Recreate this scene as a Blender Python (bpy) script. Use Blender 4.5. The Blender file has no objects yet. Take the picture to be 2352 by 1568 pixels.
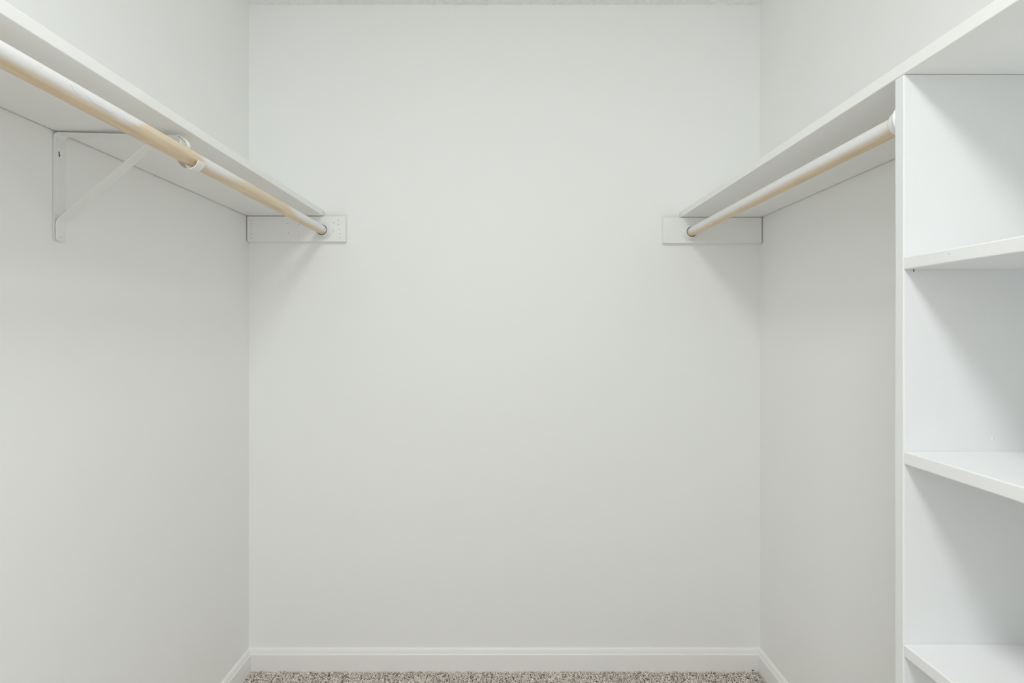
import bpy, bmesh, math, random
import numpy as np
from mathutils import Vector, noise

SC = bpy.context.scene
COL = SC.collection
random.seed(7)
RNG = np.random.default_rng(7)

# ------------------------------------------------------------------ camera
cam_data = bpy.data.cameras.new('camera')
cam = bpy.data.objects.new('camera', cam_data)
COL.objects.link(cam)
CAM_H = 1.245
cam.location = (0.0, 0.0, CAM_H)
cam.rotation_euler = (math.pi / 2, 0, 0)
cam_data.sensor_width = 36.0
cam_data.lens = 1200.0 / 2352.0 * 36.0
cam_data.shift_x = 16.0 / 2352.0
cam_data.shift_y = -27.0 / 2352.0
cam_data.clip_start = 0.02
SC.camera = cam

# ------------------------------------------------------------------ view, world, light
SC.view_settings.view_transform = 'Standard'
SC.view_settings.look = 'None'
SC.view_settings.gamma = 1.0
SC.view_settings.use_curve_mapping = False
SC.view_settings.exposure = 0.18
SC.cycles.max_bounces = 12
SC.cycles.diffuse_bounces = 10
SC.cycles.glossy_bounces = 6

WORLD_STRENGTH = 0.95
LAMP_POWER = 17.0
LAMP_POS = (-0.05, -0.22)

world = bpy.data.worlds.new('daylit_bedroom')
SC.world = world
world.use_nodes = True
wn = world.node_tree.nodes
wn['Background'].inputs['Color'].default_value = (0.97, 0.985, 1.0, 1)
wn['Background'].inputs['Strength'].default_value = WORLD_STRENGTH

# room numbers (metres; back wall lies 1.92 m in front of the camera)
XL, XR = -0.941, 0.937
YB, YF = 1.92, -1.00
CEIL = 2.44
DOOR_X0, DOOR_X1, DOOR_H = -0.80, 0.80, 2.10


# ------------------------------------------------------------------ materials
def new_mat(name, color, rough=0.5, spec=0.3):
    m = bpy.data.materials.new(name)
    m.use_nodes = True
    b = m.node_tree.nodes['Principled BSDF']
    b.inputs['Base Color'].default_value = (*color, 1)
    b.inputs['Roughness'].default_value = rough
    b.inputs['Specular IOR Level'].default_value = spec
    return m, m.node_tree, b


def add_bump(nt, bsdf, scale_vec, nscale, strength, dist, detail=3.0):
    tc = nt.nodes.new('ShaderNodeTexCoord')
    mp = nt.nodes.new('ShaderNodeMapping')
    mp.inputs['Scale'].default_value = scale_vec
    nz = nt.nodes.new('ShaderNodeTexNoise')
    nz.inputs['Scale'].default_value = nscale
    nz.inputs['Detail'].default_value = detail
    bp = nt.nodes.new('ShaderNodeBump')
    bp.inputs['Strength'].default_value = strength
    bp.inputs['Distance'].default_value = dist
    nt.links.new(tc.outputs['Object'], mp.inputs['Vector'])
    nt.links.new(mp.outputs['Vector'], nz.inputs['Vector'])
    nt.links.new(nz.outputs['Fac'], bp.inputs['Height'])
    nt.links.new(bp.outputs['Normal'], bsdf.inputs['Normal'])
    return nz


def painted(name, color, scale_vec, nscale, strength, dist, rough=0.45, spec=0.3, vary=0.0):
    m, nt, b = new_mat(name, color, rough, spec)
    nz = add_bump(nt, b, scale_vec, nscale, strength, dist)
    if vary:
        mx = nt.nodes.new('ShaderNodeMix')
        mx.data_type = 'RGBA'
        mx.inputs[6].default_value = (*[c * (1 - vary) for c in color], 1)
        mx.inputs[7].default_value = (*[min(1, c * (1 + vary)) for c in color], 1)
        nt.links.new(nz.outputs['Fac'], mx.inputs[0])
        nt.links.new(mx.outputs[2], b.inputs['Base Color'])
    return m


M_WALL = painted('wall_paint', (0.90, 0.908, 0.897), (1, 1, 1), 140, 0.05, 0.001, 0.6, 0.2)
M_CEIL = painted('ceiling_paint', (0.91, 0.915, 0.905), (1, 1, 1), 90, 0.4, 0.004, 0.8, 0.1)
M_SHELF = painted('shelf_paint', (0.885, 0.892, 0.88), (30, 1.5, 30), 9, 0.10, 0.001, 0.42, 0.3)
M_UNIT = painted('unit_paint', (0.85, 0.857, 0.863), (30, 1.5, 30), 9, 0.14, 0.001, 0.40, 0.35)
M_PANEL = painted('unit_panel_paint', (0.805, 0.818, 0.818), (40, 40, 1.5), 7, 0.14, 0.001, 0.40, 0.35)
M_TRIM = painted('trim_paint', (0.90, 0.895, 0.88), (1, 1, 1), 40, 0.05, 0.001, 0.35, 0.4)
M_METAL = painted('bracket_enamel', (0.84, 0.85, 0.825), (1, 1, 1), 120, 0.06, 0.0006, 0.35, 0.4)
M_PLASTIC = painted('socket_plastic', (0.84, 0.85, 0.85), (1, 1, 1), 60, 0.03, 0.0004, 0.3, 0.4)
M_WOOD_GAP = painted('raw_wood_gap_shade', (0.24, 0.20, 0.15), (1, 1, 1), 200, 0.2, 0.0005, 0.8, 0.1)  # nail-hole wood; also painted in as shade in the board gaps
M_DARK = painted('dark_metal', (0.10, 0.095, 0.085), (1, 1, 1), 200, 0.2, 0.0004, 0.6, 0.3)
M_CRACK = painted('paint_crack_edge', (0.60, 0.60, 0.575), (1, 1, 1), 300, 0.2, 0.0003, 0.7, 0.1)


def rod_material():
    m, nt, b = new_mat('painted_wood_rod', (0.7, 0.55, 0.35), 0.38, 0.35)
    at = nt.nodes.new('ShaderNodeAttribute')
    at.attribute_name = 'paint'
    tc = nt.nodes.new('ShaderNodeTexCoord')
    mp = nt.nodes.new('ShaderNodeMapping')
    mp.inputs['Scale'].default_value = (60, 2.5, 60)
    nz = nt.nodes.new('ShaderNodeTexNoise')
    nz.inputs['Scale'].default_value = 3.0
    nz.inputs['Detail'].default_value = 5.0
    ramp = nt.nodes.new('ShaderNodeValToRGB')
    ramp.color_ramp.elements[0].position = 0.3
    ramp.color_ramp.elements[0].color = (0.67, 0.525, 0.345, 1)
    ramp.color_ramp.elements[1].position = 0.7
    ramp.color_ramp.elements[1].color = (0.80, 0.66, 0.465, 1)
    mx = nt.nodes.new('ShaderNodeMix')
    mx.data_type = 'RGBA'
    mx.inputs[7].default_value = (0.80, 0.80, 0.80, 1)
    nt.links.new(tc.outputs['Object'], mp.inputs['Vector'])
    nt.links.new(mp.outputs['Vector'], nz.inputs['Vector'])
    nt.links.new(nz.outputs['Fac'], ramp.inputs['Fac'])
    nt.links.new(ramp.outputs['Color'], mx.inputs[6])
    nt.links.new(at.outputs['Fac'], mx.inputs[0])
    nt.links.new(mx.outputs[2], b.inputs['Base Color'])
    bp = nt.nodes.new('ShaderNodeBump')
    bp.inputs['Strength'].default_value = 0.08
    bp.inputs['Distance'].default_value = 0.001
    nt.links.new(nz.outputs['Fac'], bp.inputs['Height'])
    nt.links.new(bp.outputs['Normal'], b.inputs['Normal'])
    return m


M_ROD = rod_material()


def yarn_material():
    m, nt, b = new_mat('carpet_yarn', (0.5, 0.45, 0.39), 0.9, 0.05)
    at = nt.nodes.new('ShaderNodeAttribute')
    at.attribute_name = 'tint'
    ramp = nt.nodes.new('ShaderNodeValToRGB')
    e = ramp.color_ramp.elements
    e[0].position, e[0].color = 0.0, (0.88, 0.80, 0.715, 1)
    e[1].position, e[1].color = 1.0, (0.98, 0.94, 0.88, 1)
    nt.links.new(at.outputs['Fac'], ramp.inputs['Fac'])
    nt.links.new(ramp.outputs['Color'], b.inputs['Base Color'])
    return m


M_YARN = yarn_material()
M_BACKING = painted('carpet_backing', (0.55, 0.50, 0.44), (1, 1, 1), 300, 0.5, 0.003, 0.95, 0.05, vary=0.2)

# ------------------------------------------------------------------ object helpers


def link(name, mesh, mat, parent=None, smooth=False):
    if not isinstance(mat, (list, tuple)):
        mat = [mat]
    for m in mat:
        mesh.materials.append(m)
    if smooth:
        mesh.polygons.foreach_set('use_smooth', [True] * len(mesh.polygons))
    o = bpy.data.objects.new(name, mesh)
    COL.objects.link(o)
    if parent is not None:
        o.parent = parent
        o.location = -parent.location        # meshes are written in room coordinates
    return o


def from_bm(name, bm, mat, parent=None, smooth=False):
    bmesh.ops.recalc_face_normals(bm, faces=bm.faces)
    me = bpy.data.meshes.new(name)
    bm.to_mesh(me)
    bm.free()
    return link(name, me, mat, parent, smooth)


def add_box(bm, x0, x1, y0, y1, z0, z1):
    vs = [bm.verts.new((x, y, z)) for x in (x0, x1) for y in (y0, y1) for z in (z0, z1)]
    q = [(0, 1, 3, 2), (4, 6, 7, 5), (0, 4, 5, 1), (2, 3, 7, 6), (0, 2, 6, 4), (1, 5, 7, 3)]
    for f in q:
        bm.faces.new([vs[i] for i in f])


def box_bm(x0, x1, y0, y1, z0, z1, bevel=0.0, seg=2):
    bm = bmesh.new()
    add_box(bm, x0, x1, y0, y1, z0, z1)
    if bevel:
        bmesh.ops.bevel(bm, geom=list(bm.edges), offset=bevel, segments=seg, affect='EDGES', profile=0.5)
    return bm


def round_rect(a0, a1, b0, b1, r, seg=3):
    pts = []
    for (ca, cb, t0) in ((a1 - r, b1 - r, 0), (a0 + r, b1 - r, 90), (a0 + r, b0 + r, 180), (a1 - r, b0 + r, 270)):
        for k in range(seg + 1):
            t = math.radians(t0 + 90 * k / seg)
            pts.append((ca + r * math.cos(t), cb + r * math.sin(t)))
    return pts


def board_along_y(x0, x1, y0, y1, z0, z1, r=0.0015, step=0.03, wobble=0.0004, seed=0.0, sag=0.0):
    """A painted board that runs along y; its rounded section wavers a little as brushed edges do."""
    bm = bmesh.new()
    prof = round_rect(x0, x1, z0, z1, r)
    n = max(2, int(abs(y1 - y0) / step))
    rings = []
    for i in range(n + 1):
        y = y0 + (y1 - y0) * i / n
        ring = []
        for k, (x, z) in enumerate(prof):
            d = noise.noise(Vector((x * 9 + seed, y * 11, z * 60 + seed))) * wobble
            e = noise.noise(Vector((x * 9 + seed + 5, y * 8, z * 60))) * wobble
            s = -sag * (1 - (2 * i / n - 1) ** 2)
            ring.append(bm.verts.new((x + d, y, z + e + s)))
        rings.append(ring)
    m = len(prof)
    for i in range(n):
        for k in range(m):
            bm.faces.new((rings[i][k], rings[i][(k + 1) % m], rings[i + 1][(k + 1) % m], rings[i + 1][k]))
    bm.faces.new(rings[0])
    bm.faces.new(rings[-1][::-1])
    return bm


def lathe_y(cx, cz, prof, n=40):
    """prof: closed list of (y, radius); revolved about the axis x=cx, z=cz."""
    bm = bmesh.new()
    rings = []
    for k in range(n):
        a = 2 * math.pi * k / n
        rings.append([bm.verts.new((cx + r * math.cos(a), y, cz + r * math.sin(a))) for (y, r) in prof])
    m = len(prof)
    for k in range(n):
        A, B = rings[k], rings[(k + 1) % n]
        for i in range(m):
            j = (i + 1) % m
            bm.faces.new((A[i], A[j], B[j], B[i]))
    bmesh.ops.remove_doubles(bm, verts=bm.verts, dist=1e-6)
    return bm


def ribbon(path, y0, y1, t, lips=0.0):
    """A sheet-metal strap: path in (x, z), width from y0 to y1, thickness t, optional raised side lips."""
    n = len(path)
    P = [Vector((p[0], p[1])) for p in path]
    nor = []
    for i in range(n):
        a = P[max(0, i - 1)]
        b = P[min(n - 1, i + 1)]
        d = (b - a).normalized()
        nor.append(Vector((-d.y, d.x)))
    w = y1 - y0
    if lips:
        sec = [(0, 0), (w, 0), (w, t + lips), (w - t * 1.3, t + lips), (w - t * 2.6, t), (t * 2.6, t), (t * 1.3, t + lips), (0, t + lips)]
    else:
        e = t * 0.25
        sec = [(e, 0), (w - e, 0), (w, e), (w, t - e), (w - e, t), (e, t), (0, t - e), (0, e)]
    bm = bmesh.new()
    rings = [[bm.verts.new((P[i].x + nor[i].x * h, y0 + v, P[i].y + nor[i].y * h)) for (v, h) in sec] for i in range(n)]
    m = len(sec)
    for i in range(n - 1):
        for k in range(m):
            bm.faces.new((rings[i][k], rings[i][(k + 1) % m], rings[i + 1][(k + 1) % m], rings[i + 1][k]))
    bm.faces.new(rings[0])
    bm.faces.new(rings[-1][::-1])
    return bm


def cut(o, cutter_bm, cut_mat):
    """Boolean difference, baked into the mesh at once; the cutter is removed."""
    bmesh.ops.recalc_face_normals(cutter_bm, faces=cutter_bm.faces)
    me = bpy.data.meshes.new('cutter')
    cutter_bm.to_mesh(me)
    cutter_bm.free()
    me.materials.append(cut_mat)
    c = bpy.data.objects.new('cutter', me)
    COL.objects.link(c)
    md = o.modifiers.new('cut', 'BOOLEAN')
    md.operation = 'DIFFERENCE'
    md.solver = 'EXACT'
    md.object = c
    md.material_mode = 'TRANSFER'
    c.matrix_world = o.matrix_basis.copy() if o.parent is None else (o.parent.matrix_basis @ o.matrix_basis)
    bpy.context.view_layer.update()
    dg = bpy.context.evaluated_depsgraph_get()
    baked = bpy.data.meshes.new_from_object(o.evaluated_get(dg))
    o.modifiers.clear()
    o.data = baked
    bpy.data.objects.remove(c)


def cyl_into(bm, center, axis, r, depth, n=12):
    """A capped cylinder centred at center along axis ('x', 'y' or 'z')."""
    A, B = [], []
    for k in range(n):
        a = 2 * math.pi * k / n
        u, v = r * math.cos(a), r * math.sin(a)
        for lst, h in ((A, -depth / 2), (B, depth / 2)):
            p = {'x': (h, u, v), 'y': (u, h, v), 'z': (u, v, h)}[axis]
            lst.append(bm.verts.new((center[0] + p[0], center[1] + p[1], center[2] + p[2])))
    for k in range(n):
        bm.faces.new((A[k], A[(k + 1) % n], B[(k + 1) % n], B[k]))
    bm.faces.new(A[::-1])
    bm.faces.new(B)


def tag(o, label, cat, group=None):
    o['label'] = label
    o['category'] = cat
    if group:
        o['group'] = group
    return o


def structure(o, label=None):
    o['kind'] = 'structure'
    if label:
        o['label'] = label
    return o


def thing(name, loc, label, cat, group=None):
    o = bpy.data.objects.new(name, None)
    COL.objects.link(o)
    o.location = loc
    o.empty_display_size = 0.1
    return tag(o, label, cat, group)


# ------------------------------------------------------------------ room shell
T = 0.10
PILE_TOP = 0.0
FLOOR_Z = -0.012
structure(from_bm('floor', box_bm(XL - T, XR + T, YF - T, YB + T, FLOOR_Z - 0.1, FLOOR_Z), M_BACKING),
          'floor under the taupe carpet')
structure(from_bm('ceiling', box_bm(XL - T, XR + T, YF - T, YB + T, CEIL, CEIL + T), M_CEIL),
          'white textured ceiling along the top edge')
structure(from_bm('wall_back', box_bm(XL - T, XR + T, YB, YB + T, FLOOR_Z, CEIL), M_WALL),
          'plain pale grey-white back wall')
structure(from_bm('wall_left', box_bm(XL - T, XL, YF - T, YB, FLOOR_Z, CEIL), M_WALL),
          'pale left wall under the long shelf')
structure(from_bm('wall_right', box_bm(XR, XR + T, YF - T, YB, FLOOR_Z, CEIL), M_WALL),
          'pale right wall behind the shelving unit')
bm = bmesh.new()
add_box(bm, XL, DOOR_X0, YF - T, YF, FLOOR_Z, CEIL)
add_box(bm, DOOR_X1, XR, YF - T, YF, FLOOR_Z, CEIL)
add_box(bm, DOOR_X0, DOOR_X1, YF - T, YF, DOOR_H, CEIL)
structure(from_bm('wall_front', bm, M_WALL), 'wall with the doorway behind the camera')

# ------------------------------------------------------------------ baseboards
BASE_PROF = [(0.0, FLOOR_Z), (0.0130, FLOOR_Z), (0.0130, 0.0570), (0.0125, 0.0586), (0.0110, 0.0597), (0.0100, 0.0607),
             (0.0092, 0.0640), (0.0078, 0.0690), (0.0060, 0.0732), (0.0050, 0.0748), (0.0034, 0.0765), (0.0, 0.0775)]


def baseboard(name, axis, a0, a1, wall, sgn, label, miter0, miter1):
    bm = bmesh.new()
    n = 24
    rings = []
    for i in range(n + 1):
        f = i / n
        ring = []
        for (d, z) in BASE_PROF:
            lo = a0 + (d if miter0 else 0)
            hi = a1 - (d if miter1 else 0)
            a = lo + (hi - lo) * f
            w = noise.noise(Vector((a * 3, z * 20, wall * 5))) * 0.0005 if d > 0.001 else 0
            p = wall + sgn * (d + w)
            ring.append(bm.verts.new((a, p, z) if axis == 'x' else (p, a, z)))
        rings.append(ring)
    m = len(BASE_PROF)
    for i in range(n):
        for k in range(m):
            bm.faces.new((rings[i][k], rings[i][(k + 1) % m], rings[i + 1][(k + 1) % m], rings[i + 1][k]))
    bm.faces.new(rings[0])
    bm.faces.new(rings[-1][::-1])
    structure(from_bm(name, bm, M_TRIM), label)


UNIT_X0 = 0.640           # front of the shelving unit and of the shelf above it
UNIT_Y1, UNIT_Y0 = 0.858, 0.19
baseboard('baseboard_back', 'x', XL, XR, YB, -1, 'white moulded baseboard along the back wall', True, True)
baseboard('baseboard_left', 'y', YF, YB, XL, 1, 'white moulded baseboard along the left wall', False, True)
baseboard('baseboard_right', 'y', UNIT_Y1 + 0.001, YB, XR, -1, 'white moulded baseboard along the right wall', False, True)

# ------------------------------------------------------------------ carpet pile (nobody could count it)


def carpet_pile(x0, x1, y0, y1, step, rad, length):
    nx, ny = int((x1 - x0) / step), int((y1 - y0) / step)
    gx, gy = np.meshgrid(np.arange(nx), np.arange(ny))
    n = nx * ny
    bx = x0 + (gx.ravel() + 0.5 + RNG.uniform(-.55, .55, n)) * step
    by = y0 + (gy.ravel() + 0.5 + RNG.uniform(-.55, .55, n)) * step
    bx = np.clip(bx, x0 + 0.002, x1 - 0.002)
    by = np.clip(by, y0 + 0.002, y1 - 0.003)
    L = length * RNG.uniform(.75, 1.15, n)
    az = RNG.uniform(0, 2 * np.pi, n)
    lean = RNG.uniform(.55, 1.25, n)
    curl = RNG.uniform(-3.4, 3.4, n)
    R = rad * RNG.uniform(.75, 1.3, n)
    segs = 4
    V = np.zeros((n, segs * 3 + 1, 3))
    for s in range(segs):
        f = s / (segs - 1) * 0.92
        a = az + curl * f
        px = bx + np.cos(a) * lean * L * f * f * .75
        py = by + np.sin(a) * lean * L * f * f * .75
        pz = FLOOR_Z + L * f * (1 - .28 * lean * f)
        px = np.clip(px, XL + 0.014, XR - 0.014)
        py = np.minimum(py, YB - 0.0145)
        rr = R * (0.8, 1.0, 0.9, 0.6)[s]
        for k in range(3):
            t = 2 * np.pi * k / 3 + curl * f * 2
            V[:, s * 3 + k, 0] = px + rr * np.cos(t)
            V[:, s * 3 + k, 1] = py + rr * np.sin(t)
            V[:, s * 3 + k, 2] = pz + rr * .3 * np.cos(t + az)
    V[:, -1, 0], V[:, -1, 1], V[:, -1, 2] = px, py, pz + R * .6
    F = []
    for s in range(segs - 1):
        for k in range(3):
            a, b = s * 3 + k, s * 3 + (k + 1) % 3
            F += [(a, b, b + 3), (a, b + 3, a + 3)]
    tp = segs * 3
    for k in range(3):
        F.append(((segs - 1) * 3 + k, (segs - 1) * 3 + (k + 1) % 3, tp))
    F = np.array(F)
    nv = segs * 3 + 1
    faces = (F[None] + (np.arange(n) * nv)[:, None, None]).reshape(-1, 3)
    tint = np.repeat(np.clip(RNG.normal(.52, .20, n), 0, 1), nv)
    return V.reshape(-1, 3), faces, tint


def pile_mesh(parts):
    vs, fs, ts, off = [], [], [], 0
    for (v, f, t) in parts:
        vs.append(v)
        fs.append(f + off)
        ts.append(t)
        off += len(v)
    v, f, t = np.concatenate(vs), np.concatenate(fs), np.concatenate(ts)
    me = bpy.data.meshes.new('carpet_pile')
    me.vertices.add(len(v))
    me.vertices.foreach_set('co', v.ravel())
    me.loops.add(len(f) * 3)
    me.loops.foreach_set('vertex_index', f.ravel().astype(np.int32))
    me.polygons.add(len(f))
    me.polygons.foreach_set('loop_start', np.arange(0, len(f) * 3, 3, dtype=np.int32))
    me.polygons.foreach_set('loop_total', np.full(len(f), 3, dtype=np.int32))
    at = me.attributes.new('tint', 'FLOAT', 'POINT')
    at.data.foreach_set('value', t.astype(np.float32))
    me.update(calc_edges=True)
    return me


pile = link('carpet_pile', pile_mesh([
    carpet_pile(XL + 0.013, XR - 0.013, 1.60, YB - 0.013, 0.0045, 0.0024, 0.0145),
    carpet_pile(XL + 0.013, XR - 0.013, UNIT_Y1 + 0.020, 1.60, 0.0105, 0.0040, 0.0150),
    carpet_pile(XL + 0.013, UNIT_X0 - 0.022, YF + 0.01, UNIT_Y1 + 0.020, 0.0105, 0.0040, 0.0150)]), M_YARN, smooth=True)
pile['kind'] = 'stuff'
tag(pile, 'short looped taupe carpet pile covering the closet floor', 'carpet')

# ------------------------------------------------------------------ ceiling grains (sprayed texture)
n = 26000
gx = RNG.uniform(XL, XR, n)
gy = np.where(RNG.random(n) < .35, RNG.uniform(1.70, YB, n), RNG.uniform(YF, YB, n))
gr = RNG.uniform(.0015, .0042, n)
dirs = np.array([(1, 0, 0), (0, 1, 0), (-1, 0, 0), (0, -1, 0), (0, 0, -.8)], float)
rot = RNG.uniform(0, 6.28, n)
V = np.zeros((n, 5, 3))
for k in range(5):
    dx, dy, dz = dirs[k]
    V[:, k, 0] = np.clip(gx + gr * (dx * np.cos(rot) - dy * np.sin(rot)), XL + .001, XR - .001)
    V[:, k, 1] = np.clip(gy + gr * (dx * np.sin(rot) + dy * np.cos(rot)), YF + .001, YB - .001)
    V[:, k, 2] = CEIL - 0.0 + gr * dz
F = np.array([(0, 1, 4), (1, 2, 4), (2, 3, 4), (3, 0, 4)])
faces = (F[None] + (np.arange(n) * 5)[:, None, None]).reshape(-1, 3)
me = bpy.data.meshes.new('ceiling_grain')
me.from_pydata(V.reshape(-1, 3).tolist(), [], faces.tolist())
grain = link('ceiling_grain', me, M_CEIL, bpy.data.objects['ceiling'], smooth=True)
grain['kind'] = 'stuff'

def gap_shade_faces(o, test):
    """dark wood colour, painted in as gap shade, on the hidden faces whose (normal, centre) pass the test"""
    o.data.materials.append(M_WOOD_GAP)
    k = len(o.data.materials) - 1
    for p in o.data.polygons:
        if test(p.normal, p.center):
            p.material_index = k


# ------------------------------------------------------------------ long shelf boards
SH_T = 0.0205
L_UNDER, R_UNDER = 1.6595, 1.6550
L_FRONT = -0.661
sl = from_bm('closet_shelf', board_along_y(XL + 0.0022, L_FRONT, YF + 0.005, YB - 0.001, L_UNDER, L_UNDER + SH_T, 0.0016, seed=1.0), M_SHELF)
gap_shade_faces(sl, lambda n, c: n.x < -0.9)
tag(sl, 'long white shelf board on the left wall, held by the metal bracket', 'shelf')
sr = from_bm('closet_shelf', board_along_y(UNIT_X0, XR - 0.0022, UNIT_Y0 - 0.01, YB - 0.001, R_UNDER, R_UNDER + SH_T, 0.0016, seed=9.0), M_SHELF)
gap_shade_faces(sr, lambda n, c: n.x > 0.9)
tag(sr, 'long white shelf board on the right wall, resting on top of the shelving unit', 'shelf')

# ------------------------------------------------------------------ end cleats on the back wall
CL_T = 0.0190
CL_Y = YB - CL_T                      # their front face


def P_left(px, py, y):
    """room x, z of a feature of the photograph that lies at depth y"""
    s = 1200.0 / y
    return (px - 1160) / s, CAM_H + (757 - py) / s


cl = from_bm('support_cleat', box_bm(XL + 0.0022, -0.5815, CL_Y, YB - 0.0005, 1.5660, L_UNDER - 0.0016, 0.0008), M_SHELF)
holes = [(576.5, 506.5), (577.5, 514.2), (576.8, 520.5), (576.3, 528.0), (576.8, 537.0), (576.3, 547.0), (661, 513), (687.5, 514.8),
         (662.5, 535), (685.8, 537.8), (750.7, 518.2), (766.5, 511.5), (777.2, 506.4), (776.8, 515.4), (765.8, 530.0), (779.0, 526.0),
         (779.2, 537.0), (780.6, 544.8)]
bm = bmesh.new()
for (px, py) in holes:
    hx, hz = P_left(px, py, CL_Y)
    cyl_into(bm, (hx, CL_Y, hz), 'y', 0.00125, 0.007, 10)
cut(cl, bm, M_WOOD_GAP)
gap_shade_faces(cl, lambda n, c: n.x < -0.9 or n.z > 0.9)
tag(cl, 'white wooden cleat dotted with small nail holes, under the left shelf', 'cleat')

clr = from_bm('support_cleat', box_bm(0.5760, XR - 0.0024, CL_Y, YB - 0.0005, 1.5600, R_UNDER - 0.0012, 0.0008), M_SHELF)
gap_shade_faces(clr, lambda n, c: n.x > 0.9 or n.z > 0.9)
tag(clr, 'smooth white wooden cleat without holes, under the right shelf', 'cleat')

# ------------------------------------------------------------------ rods
ROD_R = 0.0163


def sstep(a, b, v):
    t = min(1.0, max(0.0, (v - a) / (b - a)))
    return t * t * (3 - 2 * t)


def rod(name, p0, p1, paint, n_len, n_seg=72):
    """a round pole from p0 to p1; paint(y, theta) is how much white paint lies on the wood there"""
    bm = bmesh.new()
    lay = bm.verts.layers.float.new('paint')
    rings = []
    for i in range(n_len + 1):
        f = i / n_len
        c = [p0[k] + (p1[k] - p0[k]) * f for k in range(3)]
        ring = []
        for k in range(n_seg):
            a = 2 * math.pi * k / n_seg
            v = bm.verts.new((c[0] + ROD_R * math.cos(a), c[1], c[2] + ROD_R * math.sin(a)))
            v[lay] = paint(c[1], a)
            ring.append(v)
        rings.append(ring)
    for i in range(n_len):
        for k in range(n_seg):
            bm.faces.new((rings[i][k], rings[i][(k + 1) % n_seg], rings[i + 1][(k + 1) % n_seg], rings[i + 1][k]))
    caps = [bm.faces.new(rings[0]), bm.faces.new(rings[-1][::-1])]
    bmesh.ops.recalc_face_normals(bm, faces=bm.faces)
    me = bpy.data.meshes.new(name)
    bm.to_mesh(me)
    bm.free()
    return link(name, me, M_ROD, smooth=True)


LR = (-0.6600, 1.6050)


def wrap(deg):
    return (deg + 180) % 360 - 180


def paint_left(y, a):
    d = wrap(math.degrees(a) - 45)                   # 0 = up and into the room
    j = noise.noise(Vector((y * 9, 0.3, 2.0)))
    lim = 84 + 7 * j
    p = 1 - sstep(lim - 27, lim + 19, abs(d))
    jag = 0.010 * noise.noise(Vector((a * 6, y * 40, 0.0)))
    start = 0.945 + (d / 90.0) * 0.055 + jag         # ragged edge where the paint has come off
    bare = sstep(start - 0.012, start + 0.012, y) * (1 - sstep(1.105, 1.13, y))
    bare = max(bare, sstep(1.23, 1.37, y - 0.0008 * d) * (1 - sstep(1.52, 1.60, y + 0.0006 * d)))
    return p * (1 - 0.86 * bare)


def paint_right(y, a):
    d = wrap(math.degrees(a) - 135)
    j = noise.noise(Vector((y * 9, 7.3, 2.0)))
    lim = 82 + 6 * j
    p = 1 - sstep(lim - 27, lim + 19, abs(d))
    return p * (1 - 0.45 * sstep(1.84, 1.89, y)) * (1 - 0.25 * (1 - sstep(0.89, 0.93, y)))


rl = rod('closet_rod', (LR[0], YF + 0.004, LR[1]), (LR[0], YB - 0.0225, LR[1]), paint_left, 520)
tag(rl, 'longer wooden closet rod with cracked white paint, under the left shelf', 'rod')
RR0, RR1 = (0.667, 0.864, 1.592), (0.6732, YB - 0.0225, 1.5985)
rr_ = rod('closet_rod', RR0, RR1, paint_right, 260)
tag(rr_, 'shorter wooden closet rod with white painted top, under the right shelf', 'rod')


# ragged hairline cracks in the paint of the left rod: thin raised lips that follow the surface
def crack(pts, r=0.00024):
    bm = bmesh.new()
    rings = []
    for (y, deg) in pts:
        a = math.radians(deg)
        rr = ROD_R + 0.00005
        c = Vector((LR[0] + rr * math.cos(a), y, LR[1] + rr * math.sin(a)))
        out = Vector((math.cos(a), 0, math.sin(a)))
        tan = Vector((-math.sin(a), 0, math.cos(a)))
        rings.append([bm.verts.new(c + out * r), bm.verts.new(c + tan * r * 1.1), bm.verts.new(c - out * r), bm.verts.new(c - tan * r * 1.1)])
    for i in range(len(rings) - 1):
        for k in range(4):
            bm.faces.new((rings[i][k], rings[i][(k + 1) % 4], rings[i + 1][(k + 1) % 4], rings[i + 1][k]))
    bm.faces.new(rings[0])
    bm.faces.new(rings[-1][::-1])
    o = from_bm('paint_crack', bm, M_CRACK, rl)
    o['label'] = 'jagged grey crack in white paint'
    return o


def on_rod(px, py):
    """depth and angle on the left rod's surface of a point seen in the photograph"""
    best = None
    for yy in np.linspace(0.60, 1.3, 1401):
        s = 1200.0 / yy
        x, z = (px - 1160) / s, CAM_H + (757 - py) / s
        d = math.hypot(x - LR[0], z - LR[1])
        if d <= ROD_R and best is None:
            best = (yy, math.degrees(math.atan2(z - LR[1], x - LR[0])))
            break
    return best


for line in ([(161, 193), (165, 198), (168, 206), (174, 213), (180, 218), (187, 218)],
             [(197, 219), (202, 224), (209, 231), (216, 238), (224, 242), (232, 246), (240, 250), (248, 256), (255, 260), (264, 257)],
             [(232, 250), (241, 258), (250, 263), (258, 267), (266, 268)],
             [(284, 272), (292, 279), (298, 281), (306, 284), (313, 291), (321, 297)],
             [(86, 150), (90, 153), (96, 156)]):
    dense = []
    for (a, b) in zip(line[:-1], line[1:]):
        for k in range(3):
            f = k / 3
            dense.append((a[0] + (b[0] - a[0]) * f + random.uniform(-.6, .6), a[1] + (b[1] - a[1]) * f + random.uniform(-.6, .6)))
    dense.append(line[-1])
    pts = [q for q in (on_rod(*p) for p in dense) if q]
    if len(pts) > 2:
        crack(pts)


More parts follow.
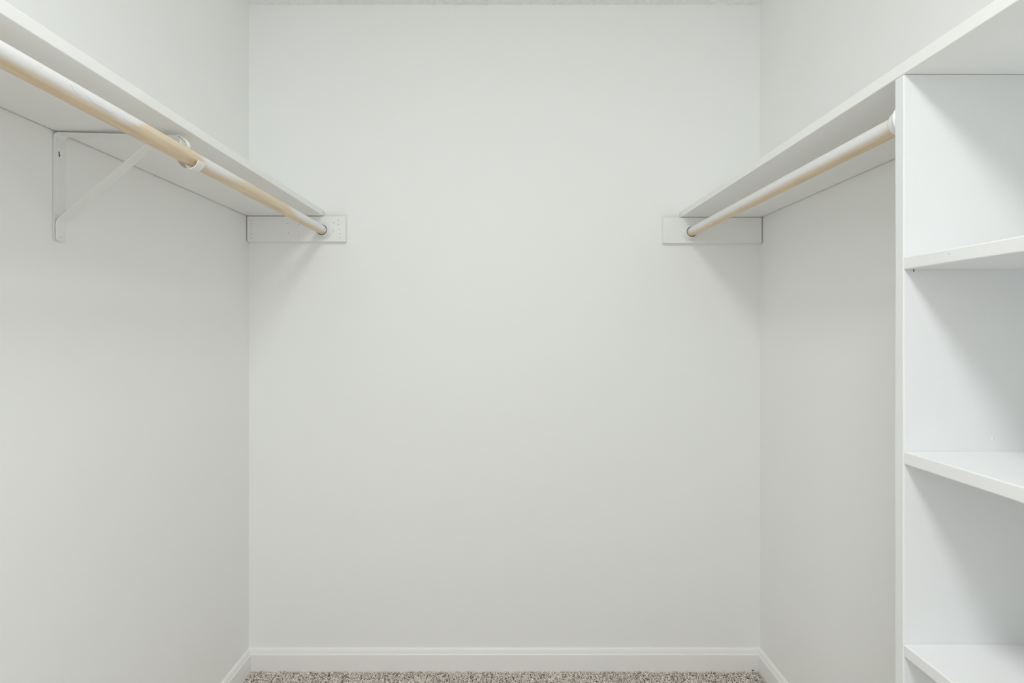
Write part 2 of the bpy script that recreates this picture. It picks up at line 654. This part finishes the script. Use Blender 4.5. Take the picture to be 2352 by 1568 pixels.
# ------------------------------------------------------------------ rod sockets (cup with a flange)
def socket(cx, cz, y_face, sgn, depth, label):
    """flange sits on the plane y = y_face; sgn is the direction the cup projects"""
    P = [(0.0004, 0.0), (0.0004, 0.0298), (0.0014, 0.0300), (0.0028, 0.0292), (0.0036, 0.0270), (0.0042, 0.0245), (depth * 0.55, 0.0232),
         (depth * 0.85, 0.0222), (depth * 0.97, 0.0214), (depth, 0.0204), (depth * 0.98, 0.0194), (depth * 0.94, 0.0188), (0.0036, 0.0184),
         (0.0028, 0.0176), (0.0026, 0.0)]
    prof = [(y_face + sgn * a, max(r, 1e-5)) for (a, r) in P]
    t = lathe_y(cx, cz, prof, 56)
    return tag(from_bm('rod_socket', t, M_PLASTIC, smooth=True), label, 'rod socket')


socket(-0.6592, 1.6043, CL_Y, -1, 0.0210, 'white round rod socket on the left cleat, holding the cracked rod')
socket(0.6722, 1.5977, CL_Y, -1, 0.0230, 'white round rod socket on the right cleat, with a dark gap')
socket(0.6675, 1.5925, UNIT_Y1 + 0.0004, 1, 0.0250, 'white rod socket on the shelving unit side panel, mostly hidden')

# ------------------------------------------------------------------ shelf-and-rod bracket on the left wall
BY0, BY1 = 1.0870, 1.1150                      # its width along the wall
bt = thing('shelf_bracket', (XL, (BY0 + BY1) / 2, 1.43),
           'white metal shelf and rod bracket with diagonal brace on the left wall', 'bracket')
WX = XL + 0.0008
corner_r = 0.010
ZT = 1.6565
path = [(WX, 1.4312)]
for z in np.linspace(1.4312, ZT - corner_r, 8)[1:]:
    path.append((WX, z))
for k in range(1, 7):
    a = math.radians(180 - 90 * k / 6)
    path.append((WX + corner_r + corner_r * math.cos(a), ZT - corner_r + corner_r * math.sin(a)))
x_end, z_end = -0.6830, 1.6490
wall_path = path[:8]
arm_path = path[7:]
x_start = WX + corner_r
for f in np.linspace(0, 1, 10)[1:]:
    arm_path.append((x_start + (x_end - x_start) * f, ZT + (z_end - ZT) * f))
# ribbon's normal is to the left of travel: going up it faces -x, so run the straps the other way round
ws = from_bm('wall_strap', ribbon(wall_path[::-1], BY0, BY1, 0.0018, 0.0007), M_METAL, bt)
bmk = bmesh.new()
cyl_into(bmk, (WX, BY0 + 0.0125, 1.6120), 'x', 0.0032, 0.02, 14)
cyl_into(bmk, (WX, BY0 + 0.0120, 1.6175), 'x', 0.0022, 0.02, 14)
cut(ws, bmk, M_DARK)
from_bm('shelf_strap', ribbon(arm_path[::-1], BY0, BY1, 0.0018), M_METAL, bt)

# diagonal brace: flat foot screwed to the wall over the strap, then up to the arm
foot_x = WX + 0.0040
brace = [(foot_x, 1.4345)]
for z in np.linspace(1.4345, 1.4640, 5)[1:]:
    brace.append((foot_x, z))
for k in range(1, 6):                                        # the bend
    a = 0.88 * k / 5
    brace.append((foot_x + 0.018 * (1 - math.cos(a)), 1.4640 + 0.018 * math.sin(a)))
bx, bz = brace[-1]
ex, ez = -0.7270, 1.6500
for f in np.linspace(0, 1, 8)[1:]:
    brace.append((bx + (ex - bx) * f, bz + (ez - bz) * f))
br = from_bm('brace', ribbon(brace[::-1], BY0 + 0.0005, BY0 + 0.0245, 0.0020), M_METAL, bt)

# rounded lower end of the foot
b = bmesh.new()
A, B = [], []
cyc, czc, rad = BY0 + 0.0125, 1.4355, 0.0120
for k in range(17):
    a = math.pi + math.pi * k / 16
    A.append(b.verts.new((foot_x, cyc + rad * math.cos(a), czc + 0.45 * rad * math.sin(a))))
    B.append(b.verts.new((foot_x + 0.0020, cyc + rad * math.cos(a), czc + 0.45 * rad * math.sin(a))))
for k in range(16):
    b.faces.new((A[k], A[k + 1], B[k + 1], B[k]))
b.faces.new((A[16], A[0], B[0], B[16]))
b.faces.new(A[::-1])
b.faces.new(B)
from_bm('foot_end', b, M_METAL, bt)


def screw(y, x, z, part_mat):
    bm_ = bmesh.new()
    n_ = 16
    prof = [(0.0, 0.0044), (0.0010, 0.0043), (0.0018, 0.0034), (0.0022, 0.0018)]
    rings = [[bm_.verts.new((x + h, y + r * math.cos(2 * math.pi * k / n_), z + r * math.sin(2 * math.pi * k / n_))) for k in range(n_)] for (h, r) in prof]
    for i in range(3):
        for k in range(n_):
            bm_.faces.new((rings[i][k], rings[i][(k + 1) % n_], rings[i + 1][(k + 1) % n_], rings[i + 1][k]))
    bm_.faces.new(rings[0])
    bm_.faces.new(rings[-1])
    from_bm('screw', bm_, part_mat, bt, smooth=True)


screw(BY0 + 0.0125, foot_x + 0.0018, 1.4430, M_METAL)
screw(BY0 + 0.0118, WX + 0.0014, 1.6235, M_METAL)

# the hook: from the arm's end over the rod, down its wall side and round under it
cx, cz, hr = LR[0] - 0.0005, LR[1] - 0.0032, 0.0208
hook = [(-0.6920, 1.6460), (-0.6850, 1.6440), (-0.6765, 1.6375), (-0.6705, 1.6320)]
hook = [(-0.6830, 1.6480), (-0.6780, 1.6440), (-0.6745, 1.6395), (-0.6760, 1.6320), (-0.6810, 1.6235)]
for deg in np.linspace(152, 352, 22):
    a = math.radians(deg)
    hook.append((cx + hr * math.cos(a), cz + hr * math.sin(a)))
from_bm('hook', ribbon(hook[::-1], BY0 + 0.001, BY0 + 0.0250, 0.0018), M_METAL, bt, smooth=False)
# the little rolled tab that locks over the top of the rod
tab = [(-0.6830, 1.6490), (-0.6760, 1.6465), (-0.6690, 1.6420), (-0.6640, 1.6360), (-0.6622, 1.6300), (-0.6630, 1.6262)]
tb = from_bm('retaining_tab', ribbon(tab, BY0 + 0.001, BY0 + 0.0110, 0.0016), M_METAL, bt)

# ------------------------------------------------------------------ shelving unit on the right
ut = thing('shelving_unit', ((UNIT_X0 + XR) / 2, (UNIT_Y0 + UNIT_Y1) / 2, 0.0),
           'white open shelving unit with painted wooden shelves against the right wall', 'shelves')
PT = 0.0190


def panel(y0, y1, seed):
    bm_ = bmesh.new()
    z0, z1 = FLOOR_Z, R_UNDER - 0.0010
    prof = round_rect(UNIT_X0, XR - 0.001, y0, y1, 0.0019)
    n_ = 60
    rings = []
    for i in range(n_ + 1):
        z = z0 + (z1 - z0) * i / n_
        rings.append([bm_.verts.new((x + noise.noise(Vector((x * 20 + seed, y * 60, z * 7))) * .0006,
                                     y + noise.noise(Vector((x * 20, y * 60 + seed, z * 6))) * .0004, z)) for (x, y) in prof])
    m_ = len(prof)
    for i in range(n_):
        for k in range(m_):
            bm_.faces.new((rings[i][k], rings[i][(k + 1) % m_], rings[i + 1][(k + 1) % m_], rings[i + 1][k]))
    bm_.faces.new(rings[0])
    bm_.faces.new(rings[-1][::-1])
    return from_bm('side_panel', bm_, M_PANEL, ut)


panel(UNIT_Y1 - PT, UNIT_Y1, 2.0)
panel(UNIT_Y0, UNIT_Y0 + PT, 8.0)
for (px, py, w_, h_) in ((2280, 1006, 0.0022, 0.0034), (2160, 247, 0.0016, 0.0026)):   # dried drips in the panel's paint
    sc_ = 1200 / (UNIT_Y1 - PT)
    bd = bmesh.new()
    bmesh.ops.create_uvsphere(bd, u_segments=14, v_segments=8, radius=1.0)
    for v in bd.verts:
        k = 1 - 0.35 * v.co.z
        v.co = Vector(((px - 1160) / sc_ + v.co.x * w_ * k, UNIT_Y1 - PT + v.co.y * 0.0008, CAM_H + (757 - py) / sc_ + v.co.z * h_))
    from_bm('paint_drip', bd, M_PANEL, ut, smooth=True)
SY0, SY1 = UNIT_Y0 + PT + 0.0004, UNIT_Y1 - PT - 0.0004
tops = [1.3620, 1.0500, 0.7405, 0.4300, 0.1200]
for i, z in enumerate(tops):
    s = from_bm('shelf', board_along_y(UNIT_X0 + 0.0006, XR - 0.0012, SY0, SY1, z - 0.0205, z, 0.0020, 0.012, 0.0007, seed=20 + 3.7 * i), M_UNIT, ut)
    if i == 0:
        # small dents in the painted front edge and the tip of a nail beneath
        bd = bmesh.new()
        for (px, py, r_) in ((2177, 584, 0.0016), (2252.5, 569, 0.0014), (2283, 583, 0.0013)):
            yy = 1200 * UNIT_X0 / (px - 1160)
            zz = CAM_H + (757 - py) * yy / 1200
            cyl_into(bd, (UNIT_X0 + 0.0004, yy, zz), 'x', r_, 0.0016, 10)
        cut(s, bd, M_UNIT)
        bn = bmesh.new()
        yy = SY1 - 0.004
        cyl_into(bn, (UNIT_X0 + 0.0130, yy, z - 0.0222), 'z', 0.0007, 0.0042, 8)
        nl = from_bm('nail_tip', bn, M_DARK, s)
        nl.location = (0, 0, 0)

# ------------------------------------------------------------------ a small dark speck in the back right corner
b = bmesh.new()
px, py = 1728.5, 1538
yy = YB - 0.0165
hx, hz = P_left(px, py, yy)
bmesh.ops.create_icosphere(b, subdivisions=2, radius=1.0)
for v in b.verts:
    k = 1 + 0.25 * noise.noise(v.co * 2)
    v.co = Vector((hx + v.co.x * 0.0042 * k, yy - 0.002 + v.co.y * 0.0024 * k, hz + v.co.z * 0.0016 * k))
tag(from_bm('carpet_speck', b, M_DARK, smooth=True), 'tiny dark crumb on the carpet in the right back corner', 'speck')

# ------------------------------------------------------------------ the closet's ceiling lamp (overhead, above the frame)
lx, ly = LAMP_POS
lt = thing('ceiling_lamp', (lx, ly, CEIL), 'round flush white ceiling lamp overhead, lighting the closet', 'lamp')


def lathe_z(prof, n_=48):
    bm_ = bmesh.new()
    rings = [[bm_.verts.new((lx + r * math.cos(2 * math.pi * k / n_), ly + r * math.sin(2 * math.pi * k / n_), z)) for k in range(n_)] for (r, z) in prof]
    for i in range(len(prof) - 1):
        for k in range(n_):
            bm_.faces.new((rings[i][k], rings[i][(k + 1) % n_], rings[i + 1][(k + 1) % n_], rings[i + 1][k]))
    bm_.faces.new(rings[0])
    bm_.faces.new(rings[-1])
    return bm_


LR_ = 0.20
from_bm('base', lathe_z([(LR_ + .012, CEIL - .0005), (LR_ + .012, CEIL - 0.022), (LR_ + .006, CEIL - 0.026), (LR_, CEIL - 0.026)]), M_TRIM, lt, smooth=False)
m, nt, bs = new_mat('lamp_diffuser', (0.9, 0.9, 0.9), 0.5, 0.2)
area = math.pi * LR_ * LR_
bs.inputs['Emission Color'].default_value = (0.985, 1.0, 1.0, 1)
bs.inputs['Emission Strength'].default_value = LAMP_POWER / area / math.pi
from_bm('diffuser', lathe_z([(LR_ * math.cos(math.radians(t)), CEIL - 0.0265 - 0.022 * math.sin(math.radians(t))) for t in (0, 12, 25, 40, 55, 70, 82, 88)]), m, lt, smooth=True)
